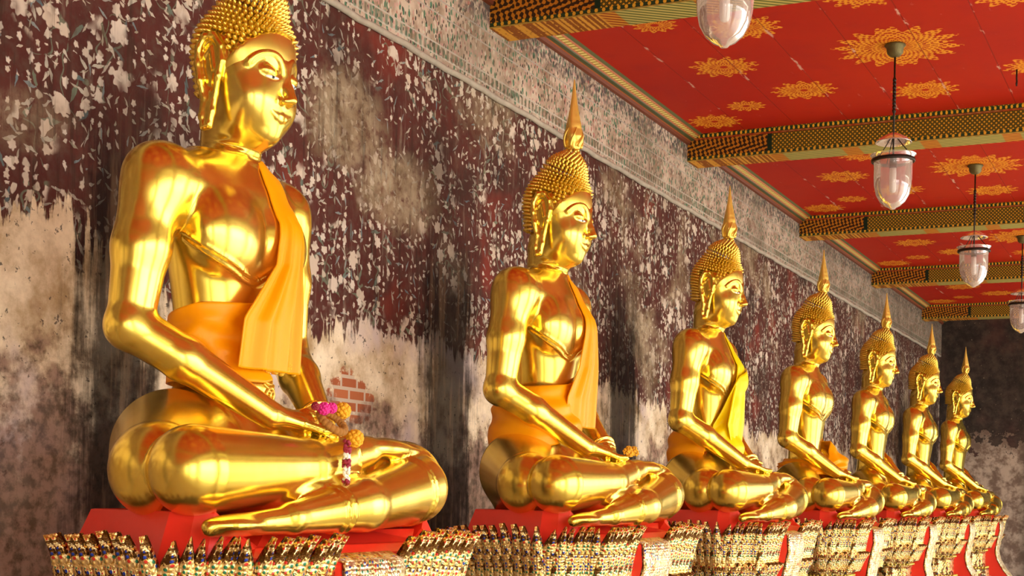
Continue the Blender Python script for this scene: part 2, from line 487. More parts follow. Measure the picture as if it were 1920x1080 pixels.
for sx in (-1, 1):
    ep = [(.075, 1.34), (.064, 1.385), (.068, 1.43), (.090, 1.462), (.118, 1.458), (.136, 1.425), (.138, 1.38), (.130, 1.33), (.124, 1.28), (.130, 1.225), (.124, 1.195), (.108, 1.20), (.098, 1.24), (.090, 1.29)]
    q = [(sx * (.144 + .020 * (y - .06) / .08 - (.012 if z < 1.3 else 0)), y, z) for y, z in ep]
    for i in range(len(q)): ears.append(cap(q[i], q[(i + 1) % len(q)], .0105, .0105, .008))
    ears.append(ell((sx * .143, .100, 1.385), (.014, .036, .070), .010)); ears.append(ell((sx * .143, .112, 1.255), (.011, .018, .065), .010))
    ears.append(cap((sx * .155, .085, 1.36), (sx * .155, .098, 1.425), .006, .005, .006)); ears.append(cap((sx * .155, .098, 1.425), (sx * .158, .118, 1.40), .005, .005, .006))

# robe hem lines in relief on the bare chest
hem = []
tl = torso + arm(-1)[:1]
for off in (0, .020):
    pts = []
    for ph in np.linspace(-1.45, .55, 34):
        z = np.interp(ph, [-1.45, -1.0, -.6, -.2, .15, .55], [.860, .795, .758, .748, .770, .83]) - off
        pts.append(march(torso, np.array([[TX, .12, z]]), np.array([[math.sin(ph), -math.cos(ph), 0]]), .5)[0])
    pts = np.array(pts)
    for _ in range(3): pts[1:-1] = (pts[:-2] + pts[1:-1] * 2 + pts[2:]) / 4
    for a, b in zip(pts[:-1], pts[1:]): hem.append(cap(a, b, .0062, .0062, .004))

body_prims = torso + lower + neck + lap + rleg + arm(-1) + arm(1) + hand(False) + hand(True) + rings + hem
print('field body')
me_low = surface(body_prims, (-.75, -.52, -.01), (.75, .36, 1.16), .0058, 'body')
me_head = surface(neck + head + face + ears, (-.20, -.14, 1.105), (.20, .26, 1.62), .0034, 'head', 2)

def join_meshes(name, a, b):
    na, nb_ = len(a.vertices), len(b.vertices)
    A = np.empty(na * 3, np.float32); a.vertices.foreach_get('co', A); B = np.empty(nb_ * 3, np.float32); b.vertices.foreach_get('co', B)
    la = np.empty(len(a.loops), np.int32); a.loops.foreach_get('vertex_index', la); lb = np.empty(len(b.loops), np.int32); b.loops.foreach_get('vertex_index', lb)
    lb = lb + na; ls = np.concatenate([la, lb]); nf = len(ls) // 4
    me = bpy.data.meshes.new(name)
    me.vertices.add(na + nb_); me.vertices.foreach_set('co', np.concatenate([A, B]))
    me.loops.add(len(ls)); me.loops.foreach_set('vertex_index', ls)
    me.polygons.add(nf); me.polygons.foreach_set('loop_start', np.arange(0, nf * 4, 4, dtype=np.int32)); me.polygons.foreach_set('loop_total', np.full(nf, 4, np.int32))
    me.polygons.foreach_set('use_smooth', np.ones(nf, bool)); me.update(); return me
ME_BODY = join_meshes('statue_body', me_low, me_head)
print('body verts', len(ME_BODY.vertices))

# hair: curled cap and topknot
def hairline(y): return 1.492 - .95 * np.clip(y + .055, 0, 1) + 1.0 * np.clip(y - .10, 0, 1) * .2
cut = Prim(lambda x, y, z: (hairline(y) + .35 * np.maximum(np.abs(x) - .03, 0) * (y < .06) * 0 - z) * .72, (-.2, -.2, 1.1), (.2, .3, 1.75), .006, 's')
cut.fn = (lambda f: (lambda x, y, z: (hairline(y) - z) * .72))(None)
hair_prims = [ell((0, .086, 1.435), (.157, .153, .160), .03), cap((0, .142, 1.33), (0, .150, 1.24), .096, .080, .03),
              ell((0, .055, 1.585), (.095, .092, .078), .05), cap((0, .035, 1.62), (0, .022, 1.668), .045, .026, .03), cut]
ME_HAIRBASE = surface(hair_prims, (-.19, -.12, 1.18), (.19, .28, 1.72), .005, 'hair')
cb = MB(); hv = np.empty(len(ME_HAIRBASE.vertices) * 3, np.float32); ME_HAIRBASE.vertices.foreach_get('co', hv); hv = hv.reshape(-1, 3)
hf = [tuple(p.vertices) for p in ME_HAIRBASE.polygons]
cb.add(hv.tolist(), hf)
hp = hair_prims[:-1]
ctr = np.array((0, .085, 1.42)); axv = Vector((0, -.30, 1)).normalized(); e1 = Vector((1, 0, 0)); e2 = axv.cross(e1).normalized()
phi = 0.0; ring = 0; ncurl = 0
while phi < 2.5:
    nn = 72
    test = march(hp, np.tile(ctr, (nn, 1)), np.array([tuple(axv * math.cos(phi) + (e1 * math.cos(2 * PI * i / nn) + e2 * math.sin(2 * PI * i / nn)) * math.sin(phi)) for i in range(nn)]), .5)
    per = np.linalg.norm(test - np.roll(test, 1, 0), axis=1).sum(); nr = max(1, int(per / .0182))
    an = [(i + .5 * (ring % 2)) / nr * 2 * PI for i in range(nr)]
    pts = march(hp, np.tile(ctr, (nr, 1)), np.array([tuple(axv * math.cos(phi) + (e1 * math.cos(a) + e2 * math.sin(a)) * math.sin(phi)) for a in an]), .5)
    for P in pts:
        if P[2] < hairline(P[1]) + .003: continue
        if abs(P[0]) > .130 and .05 < P[1] < .15 and P[2] < 1.475: continue       # the ear covers it
        nd = Vector(P) - Vector((0, .085, min(P[2] - .02, 1.50))); nd.normalize()
        q = Vector(P) + nd * .001
        t1 = nd.orthogonal().normalized(); t2 = nd.cross(t1)
        vs = []; rr = .0084
        for (r, hgt) in ((1, -.3), (.92, .35), (.60, .9), (.25, 1.4)):
            for i in range(7):
                a = 2 * PI * i / 7; vs.append(q + (t1 * math.cos(a) + t2 * math.sin(a)) * rr * r + nd * rr * hgt)
        vs.append(q + nd * rr * 1.6)
        fs = [(k * 7 + i, k * 7 + (i + 1) % 7, (k + 1) * 7 + (i + 1) % 7, (k + 1) * 7 + i) for k in range(3) for i in range(7)] + [(21 + i, 21 + (i + 1) % 7, 28) for i in range(7)]
        cb.add(vs, fs); ncurl += 1
    mean_r = np.linalg.norm(test - ctr, axis=1).mean(); phi += .0168 / mean_r * (.62 if phi < .5 else .95); ring += 1
ME_HAIR = cb.mesh('hair'); print('curls', ncurl)

# flame finial on the topknot
fb = MB(); prof = []
for t in np.linspace(0, 1, 46):
    z = .318 * t
    if t < .06: r = .022 + .010 * t / .06
    elif t < .30: r = .030 + .012 * math.sin(PI * (t - .06) / .24)
    else: r = .032 * (1 - (t - .30) / .70) ** 1.15 + .0025
    prof.append((r, z))
fb.lathe(prof, 28, (0, .018, 1.680), mod=lambda a, k, z: 1 + (.14 * math.sin(4 * a + z * 14) + .022 * math.sin(z * 230)) * (1 if z < .2 else .4))
for a in range(6):
    an = a * PI / 3; pts = []
    for t in np.linspace(0, 1, 10):
        r = .034 + .012 * math.sin(PI * t); pts.append((r * math.cos(an + t * .8), .018 + r * math.sin(an + t * .8), 1.690 + .085 * t))
    fb.tube(pts, [.006 * (1 - .7 * i / 9) + .001 for i in range(10)], 6)
ME_FINIAL = fb.mesh('finial')

# eyes
def eye_mesh():
    w, b = MB(), MB()
    for sx in (-1,):
        x0 = .049; y0 = yf(.049, 1.348)
        w.ball((0, 0, 0), 1, 16, 8, sc=(.026, .0065, .0050)); b.ball((.001, -.0030, 0), 1, 12, 8, sc=(.0070, .0045, .0046))
    return w.mesh('eye'), b.mesh('iris')
ME_EYE, ME_IRIS = eye_mesh()
EYE_Y = yf(.055, 1.346)

# carved belt ornament at the navel
ob = MB()
def on_front(x, z, off=.0): 
    P = march(torso, np.array([[x, .12, z]]), np.array([[0, -1, 0]]), .5, off)[0]; return tuple(P)
for k in range(5):
    z = .490 - .012 * k; w_ = .016 + .005 * k
    ob.tube([on_front(w_ * math.sin(a), z - .012 * math.cos(a) * (1 + .1 * k), .002) for a in np.linspace(-1.4, 1.4, 11)], .0032, 6)
for sx in (-1, 1):
    ob.tube([on_front(sx * (.006 + .02 * math.sin(t * PI)), .43 - .05 * t, .003) for t in np.linspace(0, 1, 9)], .0045, 6)
    ob.tube([on_front(sx * (.012 + .014 * math.cos(t * 5)), .405 + .012 * math.sin(t * 5), .003) for t in np.linspace(0, 1, 9)], .0035, 6)
ME_ORN = ob.mesh('belt_ornament')

# ------------------------------------------------------------------ cloth draped on the figures
def grid_mesh(P, name, thick=.004):
    nu, nv = P.shape[:2]
    vs = P.reshape(-1, 3)
    # normals for thickness
    du = np.gradient(P, axis=0); dv = np.gradient(P, axis=1); N = np.cross(du, dv); N /= np.linalg.norm(N, axis=2, keepdims=True) + 1e-9
    Q = (P - N * thick).reshape(-1, 3); n = nu * nv
    f = []
    I = lambda i, j: i * nv + j
    for i in range(nu - 1):
        for j in range(nv - 1):
            f.append((I(i, j), I(i + 1, j), I(i + 1, j + 1), I(i, j + 1)))
            f.append((n + I(i, j + 1), n + I(i + 1, j + 1), n + I(i + 1, j), n + I(i, j)))
    for i in range(nu - 1):
        f.append((I(i, 0), n + I(i, 0), n + I(i + 1, 0), I(i + 1, 0))); f.append((I(i + 1, nv - 1), n + I(i + 1, nv - 1), n + I(i, nv - 1), I(i, nv - 1)))
    for j in range(nv - 1):
        f.append((I(0, j + 1), n + I(0, j + 1), n + I(0, j), I(0, j))); f.append((I(nu - 1, j), n + I(nu - 1, j), n + I(nu - 1, j + 1), I(nu - 1, j + 1)))
    m = MB(); m.add(np.concatenate([vs, Q]).tolist(), f); return m.mesh(name)

drape_prims = torso
def sash(name, left, rightx, zend, folds, flare=0, back=True, seed=0, hang=.10):
    """strip over the far (left) shoulder: left/right edges given as (z, x) tables"""
    nu, nv = 64, 30
    zl = np.array(left); zr = np.array(rightx)
    rows = []
    # over the shoulder, from the back up to the front
    for al in np.linspace(2.5, .12, 24) if back else []:
        rows.append(('a', al))
    for z in np.linspace(.93, zend, 56): rows.append(('z', z))
    P = np.zeros((len(rows), nv, 3))
    prevy = None
    for i, (kd, v) in enumerate(rows):
        z_ref = .93 if kd == 'a' else v
        if kd == 'a': z_ref = .93 + .15 * min(1, v / 1.2)
        xl = np.interp(z_ref, zl[:, 0], zl[:, 1]); xr = np.interp(z_ref, zr[:, 0], zr[:, 1])
        u = np.linspace(0, 1, nv); xs = xl + (xr - xl) * u
        if kd == 'a':
            O = np.stack([xs, np.full(nv, .12), np.full(nv, .93)], 1); D = np.tile([0, -math.cos(v), math.sin(v)], (nv, 1))
        else:
            O = np.stack([xs, np.full(nv, .12), np.full(nv, v)], 1); D = np.tile([0, -1.0, 0], (nv, 1))
        Q = march(drape_prims + arm(1)[:1], O, D, .5, .007)
        if kd == 'z':
            if prevy is not None:
                Q[:, 1] = np.minimum(Q[:, 1], prevy + hang * abs(rows[i][1] - rows[i - 1][1]))
            prevy = Q[:, 1].copy()
        amp = .0 if kd == 'a' else min(1, (.93 - v) / .25)
        fold = sum(a * np.sin(2 * PI * (f * u + ph + (.25 * (.93 - v) if kd == 'z' else 0))) for f, a, ph in folds)
        Q2 = Q.copy(); Q2[:, 1] -= np.abs(fold) * (.25 + .75 * amp) if kd == 'z' else 0
        P[i] = Q2
    return grid_mesh(P, name)

def wrap(name, ph0, ph1, top, bot, offs, folds, nv=36, nu=80):
    """cloth wound round the waist: angle 0 faces the front, negative is the near (right) side"""
    P = np.zeros((nu, nv, 3))
    prims = torso
    for i, ph in enumerate(np.linspace(ph0, ph1, nu)):
        tt = np.interp(ph, *zip(*top)); bb = np.interp(ph, *zip(*bot)); zz = np.linspace(tt, bb, nv)
        O = np.stack([np.zeros(nv), np.full(nv, .12), zz], 1); D = np.tile([math.sin(ph), -math.cos(ph), 0], (nv, 1))
        Q = march(prims, O, D, .62, .008)
        r = np.hypot(Q[:, 0], Q[:, 1] - .12)
        v = np.linspace(0, 1, nv)
        off = np.interp(ph, *zip(*offs))
        f = sum(a * np.sin(2 * PI * (fv * v + fp * ph + p0)) * np.sin(PI * np.clip(v * 1.15, 0, 1)) for fv, fp, p0, a in folds)
        r = r + off * np.sin(PI * (.12 + .62 * v)) + f
        P[i, :, 0] = r * np.sin(D[0, 0] * 0 + ph); P[i, :, 1] = .12 - r * math.cos(ph); P[i, :, 2] = zz
    return grid_mesh(P[:, ::-1], name)

ME_SASH1 = sash('sash', [(.46, -.19), (.62, -.17), (.70, -.10), (.80, -.01), (.93, .015), (1.1, .02)], [(.46, .10), (.80, .105), (.93, .12), (1.1, .145)], .475,
                [(1.5, .020, .1), (3.4, .008, .3)], hang=.04)
ME_WRAP1 = wrap('waist_cloth', -2.6, .25, [(-2.6, .60), (-1.4, .66), (-.5, .675), (0, .665), (.25, .66)], [(-2.6, .43), (-1.2, .44), (-.3, .44), (.25, .46)],
                [(-2.6, .02), (-1.3, .015), (0, .012), (.25, .0)], [(1.6, .9, 0, .009), (3.0, -1.2, .2, .005)])
ME_WRAP2 = wrap('waist_cloth', -2.6, .35, [(-2.6, .60), (-1.4, .60), (-.5, .62), (0, .64), (.35, .66)], [(-2.6, .33), (-1.2, .33), (-.5, .38), (.35, .42)],
                [(-2.6, .10), (-1.3, .13), (-.4, .04), (.35, .0)], [(2.0, .6, 0, .009), (3.5, -.8, .2, .004)])
ME_SASH2 = sash('sash', [(.42, -.16), (.56, -.15), (.70, -.04), (.84, .015), (.93, .03), (1.1, .03)], [(.42, .16), (.74, .15), (.93, .13), (1.1, .145)], .43,
                [(1.6, .014, .1), (3.3, .006, .4)], hang=.05)
ME_SASH3 = sash('sash', [(.34, .00), (.42, -.06), (.56, -.17), (.70, -.10), (.84, -.01), (.93, .02), (1.1, .03)], [(.34, .06), (.44, .13), (.60, .17), (.93, .15), (1.1, .145)], .35,
                [(1.3, .012, .2), (2.9, .006, .0)], hang=.03)
ME_WRAP4 = wrap('waist_cloth', -2.9, 2.6, [(-2.9, .44), (-1.2, .43), (-.5, .42), (.1, .50), (.6, .58), (1.3, .58), (2.6, .48)], [(-2.9, .32), (-.8, .32), (0, .30), (.8, .28), (1.4, .26), (2.6, .28)],
                [(-2.9, .05), (-.3, .07), (.5, .17), (1.2, .19), (2.6, .05)], [(2.0, .6, 0, .012), (3.5, -.8, .2, .008)])
ME_DRAPE3 = wrap('front_drape', -1.15, .75, [(-1.15, .56), (-.6, .72), (0, .86), (.75, .92)], [(-1.15, .40), (-.3, .345), (.2, .33), (.75, .44)],
                [(-1.15, .015), (-.4, .05), (.3, .07), (.75, .03)], [(1.2, .5, 0, .010), (2.6, -1.0, .2, .005)])
ME_WRAP3 = wrap('waist_cloth', -2.9, -1.35, [(-2.9, .58), (-1.35, .56)], [(-2.9, .34), (-1.35, .34)], [(-2.9, .10), (-1.35, .10)], [(2.0, .6, 0, .009)])
lb_ = MB()
for k in range(60):
    u = random.random(); z = .475 + random.random() * .035
    x = -.03 + .13 * u; lb_.ball((x, min(on_front(x, .60)[1], on_front(x, .86)[1] + .03) - .020 - random.random() * .006, z), .007 + random.random() * .004, 6, 4)
ME_LACE = lb_.mesh('lace_hem')

def make_statue():
    root = empty('buddha_statue')
    link('body', ME_BODY, M_GOLD, root)
    h = link('hair', ME_HAIR, M_HAIR, root)
    f = link('flame_finial', ME_FINIAL, M_DEEPGOLD, root)
    link('belt_ornament', ME_ORN, M_DEEPGOLD, root)
    for sx in (-1, 1):
        e = link('eye', ME_EYE if sx < 0 else ME_EYE.copy(), M_WHITE if sx < 0 else None, root, (sx * .055, EYE_Y + .0015, 1.3475)); e.rotation_euler = (0, 0, sx * .32)
        link('iris', ME_IRIS if sx < 0 else ME_IRIS.copy(), M_BLACK if sx < 0 else None, e)
    return root
def children(o): return [c for c in bpy.data.objects if c.parent == o]
def copy_tree(o, parent=None):
    c = o.copy(); COL.objects.link(c)
    if parent is not None: c.parent = parent
    for ch in children(o):
        if ch != c: copy_tree(ch, c)
    return c
statue0 = make_statue()
SL = ['gold seated buddha nearest the camera, orange sash, spire above the frame',
      'gold seated buddha with orange sash and waist cloth, second from the camera',
      'gold seated buddha wearing a bright yellow sash across the chest',
      'bare-chested gold seated buddha with orange cloth bundled round the waist',
      'gold seated buddha without cloth, just beyond the one with a waist bundle',
      'gold seated buddha without cloth, second from the dark end wall',
      'smallest-looking gold seated buddha, last in the row by the end wall']
statues = []
for i in range(7):
    o = statue0 if i == 0 else copy_tree(statue0)
    o.location = (X2 + (i - 1) * DX, LS, 0)
    tag(o, SL[i], 'statue', 'row of gold seated buddhas')
    statues.append(o)
link('sash', ME_SASH1, M_ORANGE, statues[0]); link('waist_cloth', ME_WRAP1, M_ORANGE, statues[0]); link('lace_hem', ME_LACE, M_GOLDTRIM, statues[0])
link('sash', ME_SASH2, M_ORANGE, statues[1]); link('waist_cloth', ME_WRAP2, M_ORANGE, statues[1])
tag(link('sash', ME_SASH3, M_YELLOW, statues[2]), 'bright yellow sash')
link('waist_cloth', ME_WRAP3, M_ORANGE, statues[2])
tag(link('front_drape', ME_DRAPE3, M_YELLOW, statues[2]), 'bright yellow end of the sash across the belly')
link('waist_cloth', ME_WRAP4, M_ORANGE, statues[3])

# ------------------------------------------------------------------ pedestals
OUT = [(-.54, .28), (-.67, -.14), (-.64, -.21), (-.60, -.25), (-.55, -.285), (-.52, -.345), (0.03, -.36), (.60, -.345), (.63, -.29), (.69, -.265), (.71, -.20), (.77, -.15), (.64, .28)]
def ring_poly(sc, z, cx=.03, cy=-.03): return [(cx + (x - cx) * sc, cy + (y - cy) * sc, z) for x, y in OUT]
def stack(levels, mi=0):
    m = MB(); n = len(OUT); vs = []
    for sc, z in levels: vs += ring_poly(sc, z)
    fs = [(k * n + i, (k + 1) * n + i, (k + 1) * n + (i + 1) % n, k * n + (i + 1) % n) for k in range(len(levels) - 1) for i in range(n)]
    fs.append(tuple(range(n))); fs.append(tuple((len(levels) - 1) * n + i for i in range(n))[::-1])
    m.add(vs, fs, mi); return m
def petal_mesh(w, h, curl, name):
    m = MB(); nu, nv = 9, 12; vs = []
    for j in range(nv):
        t = j / (nv - 1)
        ww = w / 2 * (1 - .10 * t) * (1 - max(0, (t - .45) / .55) ** 1.4) + .0006
        for i in range(nu):
            u = -1 + 2 * i / (nu - 1)
            y = -.022 * (1 - u * u) - curl * t ** 3
            rib = -.006 * max(0, 1 - abs(abs(u) - .75) * 6)
            vs.append((u * ww + .022 * t ** 2.5, y + rib, h * t))
    for j in range(nv):
        t = j / (nv - 1)
        for i in range(nu):
            v = vs[j * nu + i]; vs.append((v[0], v[1] + .012, v[2]))
    N = nu * nv; I = lambda i, j: j * nu + i; f = []
    for j in range(nv - 1):
        for i in range(nu - 1):
            f.append((I(i, j), I(i + 1, j), I(i + 1, j + 1), I(i, j + 1))); f.append((N + I(i, j + 1), N + I(i + 1, j + 1), N + I(i + 1, j), N + I(i, j)))
        f.append((I(0, j + 1), N + I(0, j + 1), N + I(0, j), I(0, j))); f.append((I(nu - 1, j), N + I(nu - 1, j), N + I(nu - 1, j + 1), I(nu - 1, j + 1)))
    for i in range(nu - 1): f.append((I(i, nv - 1), I(i + 1, nv - 1), N + I(i + 1, nv - 1), N + I(i, nv - 1)))
    m.add(vs, f)
    return m.mesh(name)
ME_PETAL = petal_mesh(.074, .275, .040, 'lotus_petal')
ME_PETAL2 = petal_mesh(.086, .16, .030, 'lower_petal'); ME_PETAL.materials.append(M_MOSAIC); ME_PETAL2.materials.append(M_MOSAIC)

def make_pedestal():
    root = empty('pedestal')
    # red lacquered seat slab, with a lip that bulges out over the apron
    sm_ = stack([(.80, -.11), (.975, -.105), (.96, -.06), (.875, .058), (.86, .060), (.80, .002), (.5, .0)])
    sm_.v = [(x, y, z if z < -.02 or y > -.22 else (z - .095 * min(1, (-.22 - y) / .06) if z > .01 else z - .035)) for x, y, z in sm_.v]
    sm = sm_.mesh('red_seat', False); link('red_seat', sm, M_RED, root)
    b = stack([(1.02, -.86), (1.02, -.78), (.99, -.78), (.97, -.70), (.90, -.70), (.88, -.62), (.80, -.61), (.76, -.58), (.76, -.44), (.80, -.42), (.80, -.39), (.84, -.385), (.84, -.35), (.88, -.345), (.88, -.33),
               (.93, -.32), (.97, -.24), (.97, -.10)])
    link('stepped_base', b.mesh('stepped_base', False), M_MOSAIC, root)
    # petals along the outline
    def row(me, nm, scl, z, sp, tilt, skip, inv=False):
        pts = ring_poly(scl, z); n = 0
        for i in range(len(pts) - 1):
            a = Vector(pts[i]); c = Vector(pts[i + 1]); L = (c - a).length; k = max(1, round(L / sp))
            d = (c - a).normalized(); ang = math.atan2(d.y, d.x)
            for q in range(k):
                p = a + (c - a) * ((q + .5) / k)
                if skip and skip[0] < p.x < skip[1] and p.y < -.25: continue
                o = link(nm, me, None, root, p); o.rotation_euler = (tilt + random.uniform(-.03, .03), random.uniform(-.04, .04), ang)
                s = L / k / sp; o.scale = (max(.95, s * 1.02), 1, (-1 if inv else 1) * random.uniform(.95, 1.04)); n += 1
            if not (skip[0] < c.x < skip[1] and c.y < -.25) and i < len(pts) - 2:
                o = link(nm, me, None, root, c + Vector((0, -.006, 0))); o.rotation_euler = (tilt, 0, ang * .5 + math.atan2((Vector(pts[i + 2]) - c).y, (Vector(pts[i + 2]) - c).x) * .5); n += 1
        return n
    n1 = row(ME_PETAL, 'lotus_petal', .985, -.268, .056, .14, (-.20, .12))
    n2 = row(ME_PETAL2, 'lower_petal', .90, -.37, .070, .30, (-.20, .12))
    # embroidered apron hanging over the front with red flanks
    ap = []
    prof = [(-.375, -.065), (-.420, -.08), (-.425, -.17), (-.395, -.30), (-.375, -.42), (-.40, -.52), (-.47, -.64), (-.57, -.76)]
    P = np.array([[(x, y - .012 * math.cos((x + .04) * 9), z) for x in np.linspace(-.20, .12, 12)] for y, z in prof])
    link('apron', grid_mesh(P, 'apron', -.012), M_PALE, root)
    fl = MB()
    for x in (-.204, .124):
        vs = []
        for y, z in prof: vs += [(x, y + .004, z), (x, y + .30, z)]
        fl.add(vs, [(2 * k, 2 * k + 2, 2 * k + 3, 2 * k + 1) for k in range(len(prof) - 1)])
        vs = [(v[0] + .006, v[1], v[2]) for v in vs]; fl.add(vs, [(2 * k, 2 * k + 1, 2 * k + 3, 2 * k + 2) for k in range(len(prof) - 1)])
    link('apron_flank', fl.mesh('apron_flank', False), M_RED, root)
    # rows of beads on the mouldings
    for z, sc, rr in ((-.368, .855, .014), (-.405, .815, .012), (-.60, .85, .016)):
        bd = MB(); pts = ring_poly(sc, z)
        for i in range(len(pts) - 1):
            a = Vector(pts[i]); c = Vector(pts[i + 1]); k = max(1, int((c - a).length / (rr * 2.2)))
            for q in range(k): bd.ball(a + (c - a) * ((q + .5) / k), rr, 6, 4)
        link('bead_band', bd.mesh('bead_band'), M_BAND, root)
    return root
ped0 = make_pedestal()
PL = ['gold and glass-mosaic lotus pedestal under the buddha nearest the camera', 'mosaic lotus pedestal under the second buddha with orange sash',
      'mosaic lotus pedestal under the buddha in the bright yellow sash', 'mosaic lotus pedestal under the buddha with bundled orange waist cloth',
      'mosaic lotus pedestal under the first bare buddha beyond the waist bundle', 'mosaic lotus pedestal under the second buddha from the end wall',
      'mosaic lotus pedestal under the last buddha by the dark end wall']
for i in range(7):
    o = ped0 if i == 0 else copy_tree(ped0)
    o.location = (X2 + (i - 1) * DX, LS, 0); tag(o, PL[i], 'pedestal', 'mosaic pedestals under the buddhas')

# ------------------------------------------------------------------ garlands in the hands
M_MARI = simple('marigold_petals', (1.0, .42, .01), .7, 0, .25, 60, .6); M_ROSE = simple('crimson_petals', (.30, .01, .03), .6, 0, .3, 60, .4)
M_PINK = simple('magenta_petals', (.75, .02, .25), .6, 0, .3, 60, .4); M_JAS = simple('jasmine_white', (.85, .80, .66), .6, 0, .1, 60, .3)
M_BROWN = simple('dried_flowers', (.40, .16, .02), .8, 0, .4, 80, .6)
def bloom(m, c, r, n=40):
    for k in range(n):
        a = k * 2.39996; ph = math.acos(1 - 2 * (k + .5) / n)
        d = Vector((math.sin(ph) * math.cos(a), math.sin(ph) * math.sin(a), math.cos(ph)))
        m.ball(Vector(c) + d * r * .72, r * .30, 5, 4)
def garland(name, loc, label, full):
    root = empty(name, loc); tag(root, label, 'garland')
    if full:
        m = MB(); pts = []
        for t in np.linspace(0, 2 * PI, 22)[:-1]: m.ball((.045 * math.cos(t), -.02 + .03 * math.sin(t), .03 * math.sin(t) + .01), .013, 6, 4)
        link('flower_loop', m.mesh('flower_loop'), M_BROWN, root)
        for nm, c, r, mt in (('marigold', (.055, -.02, .045), .026, M_MARI), ('marigold', (.085, -.045, -.035), .028, M_MARI), ('magenta_bloom', (-.045, -.02, .045), .020, M_PINK), ('magenta_bloom', (-.02, -.03, .048), .017, M_PINK), ('dark_bloom', (-.075, -.01, .05), .013, M_ROSE)):
            b = MB(); bloom(b, c, r); link(nm, b.mesh(nm), mt, root)
        z = -.045
        for k, (r, h, mt, nm) in enumerate(((.015, .035, M_ROSE, 'rose_tassel'), (.011, .02, M_JAS, 'jasmine_bud'), (.015, .02, M_ROSE, 'rose_tassel'), (.011, .04, M_JAS, 'jasmine_bud'), (.018, .022, M_ROSE, 'rose_tassel'))):
            b = MB()
            for q in range(int(26)): 
                a = random.random() * 6.28; b.ball((.025 + r * .6 * math.cos(a), -.055 - .0 + r * .6 * math.sin(a) - .0, z - h * random.random()), .006, 5, 4)
            link(nm, b.mesh(nm), mt, root); z -= h
    else:
        b = MB()
        for k in range(9): bloom(b, (-.04 + .012 * k, -.015 - .01 * math.sin(k), .012 * math.sin(k * 2)), .016, 16)
        link('marigold_string', b.mesh('marigold_string'), M_MARI, root)
    return root
garland('flower_garland', (statues[0].location.x - .05, LS - .262, .312), 'marigold and crimson rose garland hanging from the hands of the nearest buddha', True)
garland('marigold_garland', (statues[1].location.x + .00, LS - .262, .322), 'small orange marigold garland lying on the hands of the second buddha', False)

